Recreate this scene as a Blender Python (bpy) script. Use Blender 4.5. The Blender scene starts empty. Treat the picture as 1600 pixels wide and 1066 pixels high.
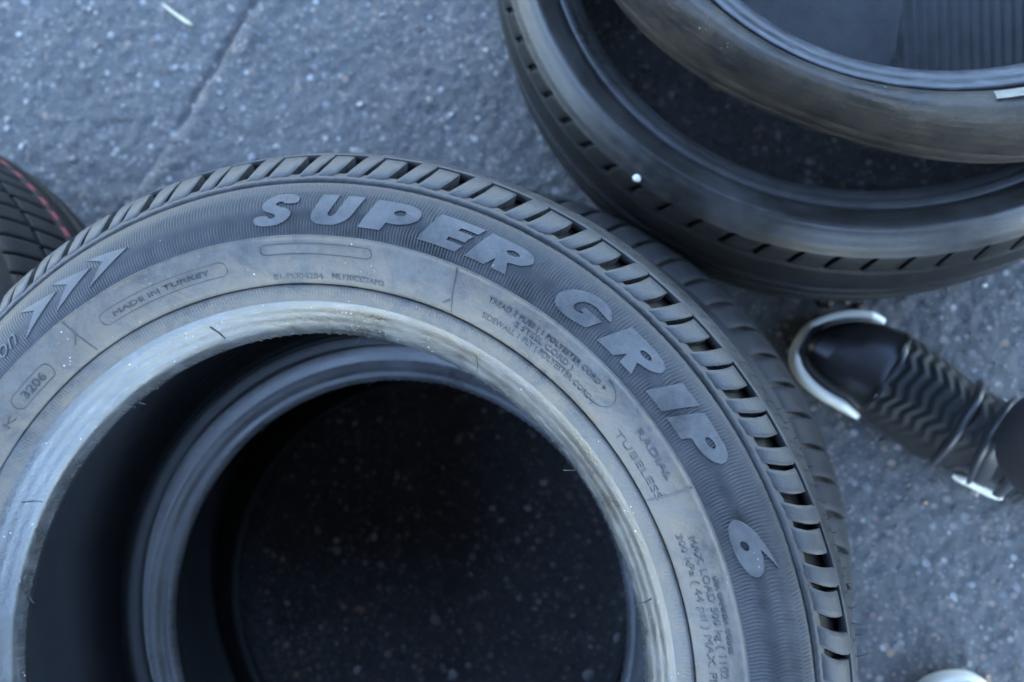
import bpy, bmesh, math, random
import numpy as np
from mathutils import Vector, Matrix

R = math.radians
PI = math.pi
random.seed(7)
rng = np.random.default_rng(7)
SC = bpy.context.scene
COL = SC.collection

# ------------------------------------------------------------------ camera
CAM_H = 0.80
up_c = Vector((-0.1433, 0.0984, 1.0)).normalized()      # world up seen in camera axes
e1 = (Vector((1, 0, 0)) - up_c * up_c.x).normalized()
e2 = up_c.cross(e1)
cam_d = bpy.data.cameras.new('camera')
cam = bpy.data.objects.new('camera', cam_d)
COL.objects.link(cam)
cam.matrix_world = Matrix.Translation((0, 0, CAM_H)) @ Matrix((e1, e2, up_c)).to_4x4()
cam_d.sensor_width = 22.3
cam_d.lens = 18.0
cam_d.clip_start = 0.01
cam_d.clip_end = 500
cam_d.dof.use_dof = True
cam_d.dof.focus_distance = 0.415
cam_d.dof.aperture_fstop = 3.8
cam_d.dof.aperture_blades = 7
SC.camera = cam

# ------------------------------------------------------------------ sky, sun, exposure
SUN_EL, SUN_AZ = R(70), R(-70)          # azimuth measured in the xy plane from +x
w = bpy.data.worlds.new('World')
SC.world = w
w.use_nodes = True
nt = w.node_tree
bg = nt.nodes['Background']
sky = nt.nodes.new('ShaderNodeTexSky')
sky.sky_type = 'NISHITA'
sky.sun_disc = False
sky.sun_elevation = SUN_EL
sky.sun_rotation = PI / 2 - SUN_AZ
sky.air_density = 1.15
sky.dust_density = 0.0
sky.ozone_density = 1.1
nt.links.new(sky.outputs[0], bg.inputs[0])
bg.inputs[1].default_value = 0.15
sun_d = bpy.data.lights.new('sun', 'SUN')
sun_d.energy = 3.0
sun_d.angle = R(0.53)
sun_d.color = (1.0, 0.965, 0.92)
sun = bpy.data.objects.new('sun', sun_d)
COL.objects.link(sun)
sdir = Vector((math.cos(SUN_EL) * math.cos(SUN_AZ), math.cos(SUN_EL) * math.sin(SUN_AZ), math.sin(SUN_EL)))
sun.rotation_euler = sdir.to_track_quat('Z', 'Y').to_euler()
sun.location = sdir * 5
SC.view_settings.view_transform = 'Standard'
SC.view_settings.look = 'None'
SC.view_settings.exposure = 3.5
SC.view_settings.gamma = 1.0
SC.view_settings.use_curve_mapping = False


# ------------------------------------------------------------------ node helpers
def new_mat(name):
    m = bpy.data.materials.new(name)
    m.use_nodes = True
    nt = m.node_tree
    b = nt.nodes['Principled BSDF']
    return m, nt, b


def nd(nt, typ, **kw):
    n = nt.nodes.new(typ)
    for k, v in kw.items():
        setattr(n, k, v)
    return n


def noise(nt, co, scale, detail=4, rough=.55, dist=0.0):
    n = nd(nt, 'ShaderNodeTexNoise')
    n.inputs['Scale'].default_value = scale
    n.inputs['Detail'].default_value = detail
    n.inputs['Roughness'].default_value = rough
    n.inputs['Distortion'].default_value = dist
    nt.links.new(co, n.inputs['Vector'])
    return n.outputs[0]


def ramp(nt, fac, stops):
    r = nd(nt, 'ShaderNodeValToRGB')
    el = r.color_ramp.elements
    while len(el) < len(stops):
        el.new(0.5)
    for e, (p, c) in zip(el, stops):
        e.position = p
        e.color = c if len(c) == 4 else (*c, 1)
    nt.links.new(fac, r.inputs[0])
    return r.outputs[0]


def mix(nt, fac, a, b, mode='MIX'):
    m = nd(nt, 'ShaderNodeMix', data_type='RGBA', blend_type=mode)
    for sock, v in ((m.inputs[0], fac), (m.inputs[6], a), (m.inputs[7], b)):
        if hasattr(v, 'default_value'):
            nt.links.new(v, sock)
        elif isinstance(v, (int, float)):
            sock.default_value = v
        else:
            sock.default_value = (*v, 1)
    return m.outputs[2]


def math_n(nt, op, a, b=None, c=None):
    m = nd(nt, 'ShaderNodeMath', operation=op)
    for i, v in enumerate((a, b, c)):
        if v is None:
            continue
        if hasattr(v, 'default_value'):
            nt.links.new(v, m.inputs[i])
        else:
            m.inputs[i].default_value = v
    return m.outputs[0]


def g3(v, tint=(1, 1, 1)):
    return (v * tint[0], v * tint[1], v * tint[2])


def rubber(name, base=.02, dust=(.12, .12, .125), amt=.5, rough=.55, scale=60, specks=.0, bump=.15, tan=None, tan_amt=.0, spec=.5, scuff_glint=0.0):
    """dusty black rubber: dark base, cloudy dust film, optional tan dirt, pale specks, pale streaks round the tyre for scuffs and painted highlights"""
    m, nt, b = new_mat(name)
    co = nd(nt, 'ShaderNodeTexCoord').outputs['Object']
    n1 = noise(nt, co, scale * .25, 5, .6, .4)
    n2 = noise(nt, co, scale * 2.2, 6, .65)
    film = math_n(nt, 'MULTIPLY_ADD', n1, 2.6, math_n(nt, 'MULTIPLY_ADD', n2, 1.3, -1.45))
    film = math_n(nt, 'MULTIPLY', film, amt * 1.5)
    film = math_n(nt, 'MINIMUM', math_n(nt, 'MAXIMUM', film, 0.0), 1.0)
    col = mix(nt, film, g3(base, (1, 1, 1.03)), dust)
    if tan is not None:
        n3 = noise(nt, co, scale * .45, 6, .7, 1.0)
        t = ramp(nt, n3, [(.38, (0, 0, 0)), (.72, (1, 1, 1))])
        t = math_n(nt, 'MULTIPLY', t, tan_amt)
        col = mix(nt, t, col, tan)
    if scuff_glint > 0:
        # streaks along the circumference: noise in (radius, height) stretched over the angle
        sep = nd(nt, 'ShaderNodeSeparateXYZ')
        nt.links.new(co, sep.inputs[0])
        ang = math_n(nt, 'ARCTAN2', sep.outputs[1], sep.outputs[0])
        ln = nd(nt, 'ShaderNodeVectorMath', operation='LENGTH')
        cx = nd(nt, 'ShaderNodeCombineXYZ')
        nt.links.new(sep.outputs[0], cx.inputs[0])
        nt.links.new(sep.outputs[1], cx.inputs[1])
        nt.links.new(cx.outputs[0], ln.inputs[0])
        cc = nd(nt, 'ShaderNodeCombineXYZ')
        nt.links.new(math_n(nt, 'MULTIPLY', ang, .05), cc.inputs[0])
        nt.links.new(ln.outputs[1], cc.inputs[1])
        nt.links.new(sep.outputs[2], cc.inputs[2])
        sn = noise(nt, cc.outputs[0], 260, 5, .6)
        st = ramp(nt, sn, [(.52, (0, 0, 0)), (.75, (1, 1, 1))])
        col = mix(nt, math_n(nt, 'MULTIPLY', st, scuff_glint), col, (.2, .2, .205))
    if specks > 0:
        v = nd(nt, 'ShaderNodeTexVoronoi', feature='F1')
        v.inputs['Scale'].default_value = 330
        nt.links.new(co, v.inputs['Vector'])
        sp = ramp(nt, v.outputs[0], [(.10, (1, 1, 1)), (.17, (0, 0, 0))])
        g = ramp(nt, noise(nt, co, 90, 2, .5), [(1 - .62 * specks - .02, (0, 0, 0)), (1 - .62 * specks + .08, (1, 1, 1))])
        col = mix(nt, math_n(nt, 'MULTIPLY', sp, g), col, (.5, .49, .47))
    nt.links.new(col, b.inputs['Base Color'])
    rr = math_n(nt, 'MULTIPLY_ADD', film, .25, rough - .08)
    nt.links.new(rr, b.inputs['Roughness'])
    b.inputs['Specular IOR Level'].default_value = spec
    bp = nd(nt, 'ShaderNodeBump')
    bp.inputs['Strength'].default_value = bump
    bp.inputs['Distance'].default_value = .0006
    nt.links.new(math_n(nt, 'ADD', n2, noise(nt, co, scale * 9, 3, .6)), bp.inputs['Height'])
    nt.links.new(bp.outputs[0], b.inputs['Normal'])
    return m


def plain(name, col, rough=.5, bump=0.0, scale=200, var=.15, spec=.5):
    m, nt, b = new_mat(name)
    co = nd(nt, 'ShaderNodeTexCoord').outputs['Object']
    n1 = noise(nt, co, scale, 5, .6)
    lo = tuple(c * (1 - var) for c in col)
    hi = tuple(min(1, c * (1 + var)) for c in col)
    nt.links.new(mix(nt, n1, lo, hi), b.inputs['Base Color'])
    b.inputs['Roughness'].default_value = rough
    b.inputs['Specular IOR Level'].default_value = spec
    if bump:
        bp = nd(nt, 'ShaderNodeBump')
        bp.inputs['Strength'].default_value = bump
        bp.inputs['Distance'].default_value = .001
        nt.links.new(noise(nt, co, scale * 2, 4), bp.inputs['Height'])
        nt.links.new(bp.outputs[0], b.inputs['Normal'])
    return m


def liner_mat(name, base=.018, knurl=True):
    m, nt, b = new_mat(name)
    co = nd(nt, 'ShaderNodeTexCoord').outputs['Object']
    n1 = noise(nt, co, 40, 4)
    if knurl:
        sep = nd(nt, 'ShaderNodeSeparateXYZ')
        nt.links.new(co, sep.inputs[0])
        ang = math_n(nt, 'MULTIPLY', math_n(nt, 'ARCTAN2', sep.outputs[1], sep.outputs[0]), .24)
        hy = nd(nt, 'ShaderNodeVectorMath', operation='LENGTH')
        cx = nd(nt, 'ShaderNodeCombineXYZ')
        nt.links.new(sep.outputs[0], cx.inputs[0])
        nt.links.new(sep.outputs[1], cx.inputs[1])
        nt.links.new(cx.outputs[0], hy.inputs[0])
        t = math_n(nt, 'ADD', hy.outputs[1], sep.outputs[2])
        F = 1500.0
        s1 = math_n(nt, 'SINE', math_n(nt, 'MULTIPLY', math_n(nt, 'ADD', ang, t), F))
        s2 = math_n(nt, 'SINE', math_n(nt, 'MULTIPLY', math_n(nt, 'SUBTRACT', ang, t), F))
        k = math_n(nt, 'MULTIPLY', s1, s2)
        k01 = math_n(nt, 'MULTIPLY_ADD', k, .5, .5)
        bp = nd(nt, 'ShaderNodeBump')
        bp.inputs['Strength'].default_value = .7
        bp.inputs['Distance'].default_value = .0008
        nt.links.new(k01, bp.inputs['Height'])
        nt.links.new(bp.outputs[0], b.inputs['Normal'])
    c = mix(nt, n1, g3(base * .7), g3(base * 1.5))
    nt.links.new(c, b.inputs['Base Color'])
    b.inputs['Roughness'].default_value = .5
    return m


# ------------------------------------------------------------------ object helpers
def link(o, parent=None):
    COL.objects.link(o)
    if parent is not None:
        o.parent = parent
    return o


def tag(o, label=None, cat=None, group=None, kind=None):
    for k, v in (('label', label), ('category', cat), ('group', group), ('kind', kind)):
        if v:
            o[k] = v
    return o


def mesh_from(name, V, F, smooth=True):
    me = bpy.data.meshes.new(name)
    V = np.asarray(V, dtype=np.float32)
    if isinstance(F, np.ndarray):
        nf, k = F.shape
        me.vertices.add(len(V))
        me.vertices.foreach_set('co', V.ravel())
        me.loops.add(nf * k)
        me.loops.foreach_set('vertex_index', F.astype(np.int32).ravel())
        me.polygons.add(nf)
        me.polygons.foreach_set('loop_start', np.arange(0, nf * k, k, dtype=np.int32))
        me.update(calc_edges=True)
    else:
        me.from_pydata(V.tolist(), [], F)
    if smooth:
        me.polygons.foreach_set('use_smooth', [True] * len(me.polygons))
    me.update()
    return me


def obj(name, me, mat, parent=None):
    o = bpy.data.objects.new(name, me)
    if mat is not None and len(me.materials) == 0:
        me.materials.append(mat)
    return link(o, parent)


def densify(prof, n_per=.004):
    """Catmull-Rom through (r, z) points"""
    P = [np.array(p, float) for p in prof]
    out = []
    for i in range(len(P) - 1):
        p0 = P[i - 1] if i > 0 else 2 * P[i] - P[i + 1]
        p1, p2 = P[i], P[i + 1]
        p3 = P[i + 2] if i + 2 < len(P) else 2 * P[i + 1] - P[i]
        k = max(1, int(np.linalg.norm(p2 - p1) / n_per))
        for j in range(k):
            t = j / k
            out.append(.5 * (2 * p1 + (p2 - p0) * t + (2 * p0 - 5 * p1 + 4 * p2 - p3) * t * t + (3 * p1 - p0 - 3 * p2 + p3) * t ** 3))
    out.append(P[-1])
    return np.array(out)


def lathe(name, prof, N, mat, parent, w, disp=None, phi=(0, 2 * PI), smooth_prof=True, n_per=.004, flip=False, post=None):
    """surface of revolution; prof: (r, z below the top); disp(R, PHI, Z) -> (R, PHI, Z)"""
    p = densify(prof, n_per) if smooth_prof else np.array(prof, float)
    closed = abs(phi[1] - phi[0] - 2 * PI) < 1e-6
    a = np.linspace(phi[0], phi[1], N + (0 if closed else 1), endpoint=not closed)
    Rr = np.repeat(p[:, 0][:, None], len(a), 1)
    Zz = np.repeat(p[:, 1][:, None], len(a), 1)
    A = np.repeat(a[None, :], len(p), 0)
    if disp:
        Rr, A, Zz = disp(Rr, A, Zz)
    V = np.stack([Rr * np.cos(A), Rr * np.sin(A), Zz + w], -1).reshape(-1, 3)
    if post:
        V = post(V)
    m, n = len(p), len(a)
    i = np.arange(m - 1)[:, None]
    j = np.arange(n if closed else n - 1)[None, :]
    j2 = (j + 1) % n
    F = np.stack([i * n + j, (i + 1) * n + j, (i + 1) * n + j2, i * n + j2], -1).reshape(-1, 4)
    if flip:
        F = F[:, ::-1]
    return obj(name, mesh_from(name, V, F), mat, parent)


def prof_normals(p):
    t = np.gradient(p, axis=0)
    t /= np.linalg.norm(t, axis=1)[:, None] + 1e-12
    return np.stack([-t[:, 1], t[:, 0]], 1)


def block_mesh(name, prof, phi0, phi1, slant, w, drop=.007, nu=5, bevel=.0006, curve=0.0, r_ref=.29, pinch=0.0):
    """one tread block on the shoulder profile, from phi0 to phi1 (radians), leaning by slant (m per m of arc)"""
    p = densify(prof, .0045)
    nrm = prof_normals(p)
    s = np.concatenate([[0], np.cumsum(np.linalg.norm(np.diff(p, axis=0), axis=1))])
    S = s[-1]
    # border rows / columns
    tt = np.concatenate([[0, .0009 / S], np.linspace(0, 1, len(p))[1:-1], [1 - .0009 / S, 1]])
    pr = np.stack([np.interp(tt * S, s, p[:, 0]), np.interp(tt * S, s, p[:, 1])], 1)
    pn = np.stack([np.interp(tt * S, s, nrm[:, 0]), np.interp(tt * S, s, nrm[:, 1])], 1)
    wd = abs(phi1 - phi0) * r_ref
    uu = np.concatenate([[0, .0009 / wd], np.linspace(0, 1, nu)[1:-1], [1 - .0009 / wd, 1]])
    nI, nJ = len(tt), len(uu)

    def pos(i, j, d):
        q = pr[i] + pn[i] * d
        lean = slant * tt[i] * S / r_ref + curve * math.sin(PI * tt[i])
        f0, f1 = phi0 + pinch * (1 - tt[i]), phi1 - pinch * (1 - tt[i])
        a = f0 + (f1 - f0) * uu[j] - lean
        return (q[0] * math.cos(a), q[0] * math.sin(a), q[1] + w)
    V, F = [], []
    for i in range(nI):
        for j in range(nJ):
            e = (i in (0, nI - 1)) or (j in (0, nJ - 1))
            V.append(pos(i, j, -bevel if e else 0))
    for i in range(nI - 1):
        for j in range(nJ - 1):
            F.append((i * nJ + j, (i + 1) * nJ + j, (i + 1) * nJ + j + 1, i * nJ + j + 1))
    ntop = len(F)
    ring = [(0, j) for j in range(nJ)] + [(i, nJ - 1) for i in range(1, nI)] + [(nI - 1, j) for j in range(nJ - 2, -1, -1)] + [(i, 0) for i in range(nI - 2, 0, -1)]
    b0 = len(V)
    for (i, j) in ring:
        V.append(pos(i, j, -bevel))
    for (i, j) in ring:
        V.append(pos(i, j, -drop))
    k = len(ring)
    for q in range(k):
        F.append((b0 + q, b0 + (q + 1) % k, b0 + k + (q + 1) % k, b0 + k + q))
    me = mesh_from(name, V, F, False)
    sm = [q < ntop for q in range(len(F))]
    me.polygons.foreach_set('use_smooth', sm)
    bm = bmesh.new()
    bm.from_mesh(me)
    bmesh.ops.recalc_face_normals(bm, faces=bm.faces)
    # make the top point outwards
    f = max(bm.faces, key=lambda f: f.calc_area())
    c = f.calc_center_median()
    if f.normal.dot(Vector((c.x, c.y, .1))) < 0:
        bmesh.ops.reverse_faces(bm, faces=bm.faces)
    bm.to_mesh(me)
    bm.free()
    return me


def frame(loc_top, nrm, w):
    """matrix with z along nrm and the origin at the base below loc_top"""
    z = Vector(nrm).normalized()
    x = (Vector((1, 0, 0)) - z * z.x).normalized()
    y = z.cross(x)
    m = Matrix((x, y, z)).transposed().to_4x4()
    m.translation = Vector(loc_top) - z * w
    return m


def thing(name, label, cat, mat4=None, group=None):
    o = bpy.data.objects.new(name, None)
    o.empty_display_size = .05
    link(o)
    if mat4 is not None:
        o.matrix_world = mat4
    return tag(o, label, cat, group)


def spread(root, me, name, n, mat, phase=0.0, skip=None):
    for k in range(n):
        if skip and skip(k):
            continue
        o = obj(name, me, mat, root)
        o.rotation_euler = (0, 0, phase + k * 2 * PI / n)


# ------------------------------------------------------------------ flat outline -> raised pad lying on a surface of revolution
def chaikin(pts, n=2):
    for _ in range(n):
        q = []
        for i in range(len(pts)):
            a, b = np.array(pts[i]), np.array(pts[(i + 1) % len(pts)])
            q += [tuple(a * .75 + b * .25), tuple(a * .25 + b * .75)]
        pts = q
    return pts


def ell(cx, cy, rx, ry, a0=0, a1=360, n=20):
    return [(cx + rx * math.cos(R(a0 + (a1 - a0) * i / n)), cy + ry * math.sin(R(a0 + (a1 - a0) * i / n))) for i in range(n + (0 if abs(a1 - a0) == 360 else 1))]


def fill2d(loops):
    """filled flat mesh (bmesh) from closed loops; inner loops are holes"""
    cu = bpy.data.curves.new('tmp', 'CURVE')
    cu.dimensions = '2D'
    cu.fill_mode = 'BOTH'
    for lp in loops:
        s = cu.splines.new('POLY')
        s.points.add(len(lp) - 1)
        for p, q in zip(s.points, lp):
            p.co = (q[0], q[1], 0, 1)
        s.use_cyclic_u = True
    return curve_bm(cu)


def curve_bm(cu):
    o = bpy.data.objects.new('tmp', cu)
    COL.objects.link(o)
    dg = bpy.context.evaluated_depsgraph_get()
    me = bpy.data.meshes.new_from_object(o.evaluated_get(dg))
    bm = bmesh.new()
    bm.from_mesh(me)
    bpy.data.objects.remove(o)
    bpy.data.meshes.remove(me)
    bpy.data.curves.remove(cu)
    bmesh.ops.remove_doubles(bm, verts=bm.verts, dist=1e-6)
    return bm


def text_bm(body, shear=0.0, weight=0.0):
    cu = bpy.data.curves.new('tmp', 'FONT')
    cu.body = body
    cu.size = 1.0
    cu.shear = shear
    cu.offset = weight
    cu.fill_mode = 'FRONT'
    cu.resolution_u = 3
    return curve_bm(cu)


def pad(name, bm, phi0, r0, sx, sy, zs, w, mat, parent, lift=.0006, thick=.0012, grid=(.004, .003), shear=0.0, r_ref=None):
    """wrap a flat bmesh (x along the reading direction = clockwise, y outwards) on the tyre and give it sides"""
    bmesh.ops.scale(bm, vec=(sx, sy, 1), verts=bm.verts)
    for v in bm.verts:
        v.co.x += shear * v.co.y
    xs = [v.co.x for v in bm.verts]
    ys = [v.co.y for v in bm.verts]
    for lo, hi, st, ax in ((min(xs), max(xs), grid[0], 0), (min(ys), max(ys), grid[1], 1)):
        c = math.floor(lo / st) * st + st
        while c < hi:
            pn = Vector((1, 0, 0)) if ax == 0 else Vector((0, 1, 0))
            bmesh.ops.bisect_plane(bm, geom=bm.verts[:] + bm.edges[:] + bm.faces[:], plane_co=pn * c, plane_no=pn, dist=1e-7)
            c += st
    bmesh.ops.recalc_face_normals(bm, faces=bm.faces)
    rr = r_ref or r0
    bound = [e for e in bm.edges if len(e.link_faces) == 1]
    flat = {v: v.co.copy() for v in bm.verts}

    def wrap(c, dz):
        a = phi0 - c.x / rr
        r = r0 + c.y
        return Vector((r * math.cos(a), r * math.sin(a), zs(r) + w + dz))
    low = {}
    for e in bound:
        for v in e.verts:
            if v not in low:
                low[v] = bm.verts.new(wrap(flat[v], lift - thick))
    up = {}
    for e in bound:
        for v in e.verts:
            if v not in up:
                up[v] = bm.verts.new(wrap(flat[v], lift))
    for f in bm.faces:
        f.smooth = True
    for e in bound:
        a, b = e.verts
        bm.faces.new((up[a], up[b], low[b], low[a]))
    for v, c in flat.items():
        v.co = wrap(c, lift)
    me = bpy.data.meshes.new(name)
    bmesh.ops.recalc_face_normals(bm, faces=bm.faces)
    ups = sum(1 if f.normal.z > 0 else -1 for f in bm.faces if f.smooth)
    if ups < 0:
        bmesh.ops.reverse_faces(bm, faces=[f for f in bm.faces if f.smooth])
    bm.to_mesh(me)
    bm.free()
    return obj(name, me, mat, parent)


def ribbon(name, paths, zs, w, mat, parent, width=.0006, lift=.0004):
    """thin raised line(s) on the tyre; paths of (phi degrees, r)"""
    V, F = [], []
    for path in paths:
        P = np.array([(r * math.cos(R(a)), r * math.sin(R(a)), zs(r) + w) for a, r in path])
        T = np.gradient(P, axis=0)
        T /= np.linalg.norm(T, axis=1)[:, None]
        S = np.cross(T, [0, 0, 1.0])
        S /= np.linalg.norm(S, axis=1)[:, None]
        b = len(V)
        for p, s in zip(P, S):
            V += [tuple(p + s * width * .8 - [0, 0, .0004]), tuple(p + s * width * .3 + [0, 0, lift]), tuple(p - s * width * .3 + [0, 0, lift]), tuple(p - s * width * .8 - [0, 0, .0004])]
        for i in range(len(P) - 1):
            for k in range(3):
                F.append((b + i * 4 + k, b + i * 4 + k + 1, b + i * 4 + 5 + k, b + i * 4 + 4 + k))
    return obj(name, mesh_from(name, V, F, True), mat, parent)


def whisker(parent, p0, p1, mat, rad=.0004, bend=(0, 0, .001)):
    p0, p1, bd = np.array(p0), np.array(p1), np.array(bend)
    V, F = [], []
    n, k = 5, 5
    ax = p1 - p0
    ax = ax / np.linalg.norm(ax)
    s = np.cross(ax, [.3, .2, 1.0])
    s /= np.linalg.norm(s)
    t = np.cross(ax, s)
    for i in range(n):
        u = i / (n - 1)
        c = p0 * (1 - u) + p1 * u + bd * math.sin(PI * u)
        r = rad * (1 - .6 * u)
        for j in range(k):
            a = 2 * PI * j / k
            V.append(c + r * (s * math.cos(a) + t * math.sin(a)))
    for i in range(n - 1):
        for j in range(k):
            F.append((i * k + j, i * k + (j + 1) % k, (i + 1) * k + (j + 1) % k, (i + 1) * k + j))
    F.append(tuple(range((n - 1) * k, n * k)))
    return obj('rubber_whisker', mesh_from('rubber_whisker', V, F), mat, parent)


# ------------------------------------------------------------------ materials
M_BEAD = rubber('bead_rubber', .024, (.07, .07, .071), .65, .30, 60, .7, .25, tan=(.07, .058, .042), tan_amt=.6, spec=.8, scuff_glint=.35)  # pale streaks painted round the bead stand in for its bright highlights
M_BAND = rubber('dusty_band', .03, (.095, .091, .086), .8, .55, 75, .55, .45, tan=(.14, .108, .074), tan_amt=.85)
M_RIBS = rubber('ribbed_rubber', .016, (.055, .055, .057), .55, .5, 60, .45, .1, spec=.35)
M_LETTER = rubber('letter_rubber', .034, (.08, .08, .082), .75, .45, 110, .5, .3, spec=.45, tan=(.06, .053, .045), tan_amt=.1)
M_MARK = rubber('moulded_text_rubber', .022, (.06, .058, .055), .6, .5, 70, .2, .2)  # darker than its band, painting in relief shading and dust contrast
M_SHOULDER = rubber('shoulder_rubber', .02, (.06, .06, .062), .5, .5, 80, .4, .3, spec=.35)
M_BLOCK = rubber('tread_block_rubber', .018, (.05, .051, .053), .6, .42, 90, .35, .35, spec=.4)
M_GROOVE = rubber('groove_rubber', .009, (.022, .02, .018), .5, .45, 60, 0, .2, tan=(.045, .034, .023), tan_amt=.6, spec=.4)  # groove shade painted into the dark base for depth; tan is dirt
M_SIPE = plain('sipe_black', (.008, .008, .008), .8)
M_LINER = liner_mat('inner_liner_rubber', .022, True)
M_LINER2 = liner_mat('inner_liner_smooth', .03, False)
M_B_SIDE = rubber('under_tyre_side', .013, (.04, .041, .043), .55, .5, 50, .15, .2, spec=.25)
M_B_BLOCK = rubber('under_tyre_block', .013, (.042, .042, .043), .5, .55, 60, .2, .25, spec=.22)
M_B_BEAD = rubber('under_tyre_bead', .05, (.13, .13, .135), .5, .34, 70, .1, .1, spec=.7, scuff_glint=.2)
M_C_SIDE = rubber('flat_tyre_side', .014, (.048, .050, .053), .65, .40, 45, .3, .3, tan=(.04, .036, .032), tan_amt=.4, scuff_glint=.1, spec=.45)
M_C_BEAD = rubber('flat_tyre_bead', .04, (.09, .092, .098), .5, .34, 60, .1, .1, spec=.7, scuff_glint=.1)
M_C_BLOCK = rubber('flat_tyre_block', .008, (.022, .022, .022), .5, .5, 50, .15, .25, tan=(.034, .029, .024), tan_amt=.3, spec=.2)
M_D_SIDE = rubber('leaning_tyre_side', .014, (.042, .037, .031), .8, .42, 60, .55, .7, tan=(.07, .055, .038), tan_amt=.8, scuff_glint=.14, spec=.35)
M_D_BEAD = rubber('leaning_tyre_bead', .025, (.07, .07, .072), .5, .4, 60, .1, .1, spec=.6, scuff_glint=.4)
M_D_LINER = rubber('leaning_tyre_liner', .03, (.09, .095, .1), .6, .6, 40, .1, .3)
M_E_BLOCK = rubber('left_tyre_block', .009, (.022, .022, .024), .4, .5, 60, .1, .1, spec=.2)
M_E_DARK = rubber('left_tyre_side', .007, (.014, .014, .015), .4, .55, 60, .1, .1, spec=.15)
M_RED = plain('red_paint', (.19, .035, .045), .6, .2, 300, .35)


# ------------------------------------------------------------------ ground
def make_ground():
    def axis(lo, hi, st):
        mid = list(np.arange(lo, hi + st / 2, st))
        out, d, x = [], st, hi
        while x < 150:
            d *= 1.35
            x += d
            out.append(x)
        left, d, x = [], st, lo
        while x > -150:
            d *= 1.35
            x -= d
            left.append(x)
        return np.array(left[::-1] + mid + out)
    xs, ys = axis(-.85, .6, .0034), axis(-.4, .7, .0034)
    X, Y = np.meshgrid(xs, ys)

    def vn(X, Y, sc, seed):
        r = np.random.default_rng(seed)
        g = r.random((128, 128))
        x, y = X * sc, Y * sc
        xi, yi = np.floor(x).astype(int), np.floor(y).astype(int)
        fx, fy = x - xi, y - yi
        fx, fy = fx * fx * (3 - 2 * fx), fy * fy * (3 - 2 * fy)
        G = lambda a, b: g[a % 128, b % 128]
        return (G(xi, yi) * (1 - fx) + G(xi + 1, yi) * fx) * (1 - fy) + (G(xi, yi + 1) * (1 - fx) + G(xi + 1, yi + 1) * fx) * fy - .5
    Z = .0012 * vn(X, Y, 22, 1) + .0008 * vn(X, Y, 60, 2) + .0012 * vn(X, Y, 120, 3) + .006 * vn(X, Y, 4, 4)
    # seam between two patches of asphalt: a line through (-.403,.452) and (-.519,.249)
    dx, dy = .116, .203
    L = math.hypot(dx, dy)
    wob = .018 * vn(X, Y, 9, 5) + .006 * vn(X, Y, 40, 6)
    side = ((X + .461) * dy - (Y - .35) * dx) / L + wob           # >0 on the right
    Z += .002 * np.tanh(side / .006)
    Z -= .006 * np.exp(-(side / .0042) ** 2) * np.clip(vn(X, Y, 14, 8) * 3 + .55, 0, 1)
    Z += .0012 * np.exp(-((side - .016) / .009) ** 2)
    Z += .0012 * vn(X, Y, 75, 9) * (side < 0) + .0016 * vn(X, Y, 190, 10)
    fade = np.clip(1 - (np.hypot(X + .1, Y - .1) - 1.2) / 3, 0, 1)
    Z = Z * fade - .0035
    V = np.stack([X, Y, Z], -1).reshape(-1, 3)
    ny, nx = X.shape
    i = np.arange(ny - 1)[:, None]
    j = np.arange(nx - 1)[None, :]
    F = np.stack([i * nx + j, i * nx + j + 1, (i + 1) * nx + j + 1, (i + 1) * nx + j], -1).reshape(-1, 4)
    m, nt, b = new_mat('asphalt')
    co = nd(nt, 'ShaderNodeTexCoord').outputs['Object']
    big = noise(nt, co, 5, 5, .6, .3)
    fine = noise(nt, co, 260, 6, .7)
    mid = noise(nt, co, 45, 5, .65)
    col = mix(nt, ramp(nt, fine, [(.3, (0, 0, 0)), (.7, (1, 1, 1))]), (.023, .0228, .0235), (.104, .101, .098))
    col = mix(nt, ramp(nt, mid, [(.35, (1, 1, 1)), (.6, (0, 0, 0))]), col, (.04, .0395, .041))
    col = mix(nt, ramp(nt, big, [(.35, (0, 0, 0)), (.7, (1, 1, 1))]), col, (.078, .0765, .076))
    for sc, thr, keep, cols in ((210, .42, .50, [(.12, .118, .115), (.11, .085, .07), (.16, .155, .15), (.035, .036, .04)]), (120, .40, .60, [(.20, .19, .18), (.17, .12, .10), (.09, .095, .105), (.28, .27, .25)]), (62, .26, .80, [(.24, .23, .21), (.22, .14, .09), (.14, .14, .15), (.34, .33, .31)])):
        v = nd(nt, 'ShaderNodeTexVoronoi', feature='F1')
        v.inputs['Scale'].default_value = sc
        nt.links.new(co, v.inputs['Vector'])
        msk = ramp(nt, v.outputs[0], [(thr * .75, (1, 1, 1)), (thr, (0, 0, 0))])
        wn = nd(nt, 'ShaderNodeTexWhiteNoise', noise_dimensions='3D')
        nt.links.new(v.outputs['Position'], wn.inputs['Vector'])
        on = math_n(nt, 'GREATER_THAN', math_n(nt, 'MULTIPLY_ADD', noise(nt, co, 9, 4, .6), .9, math_n(nt, 'SUBTRACT', wn.outputs[0], .45)), keep)
        sepc = nd(nt, 'ShaderNodeSeparateColor')
        nt.links.new(wn.outputs[1], sepc.inputs[0])
        cc = ramp(nt, sepc.outputs[1], [(i / 3, c) for i, c in enumerate(cols)])
        col = mix(nt, math_n(nt, 'MULTIPLY', msk, on), col, cc)
    nt.links.new(col, b.inputs['Base Color'])
    b.inputs['Roughness'].default_value = .62
    bp = nd(nt, 'ShaderNodeBump')
    bp.inputs['Strength'].default_value = .8
    bp.inputs['Distance'].default_value = .002
    nt.links.new(math_n(nt, 'ADD', fine, noise(nt, co, 110, 4)), bp.inputs['Height'])
    nt.links.new(bp.outputs[0], b.inputs['Normal'])
    g = obj('ground', mesh_from('ground', V, F), m)
    tag(g, kind='structure')
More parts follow.
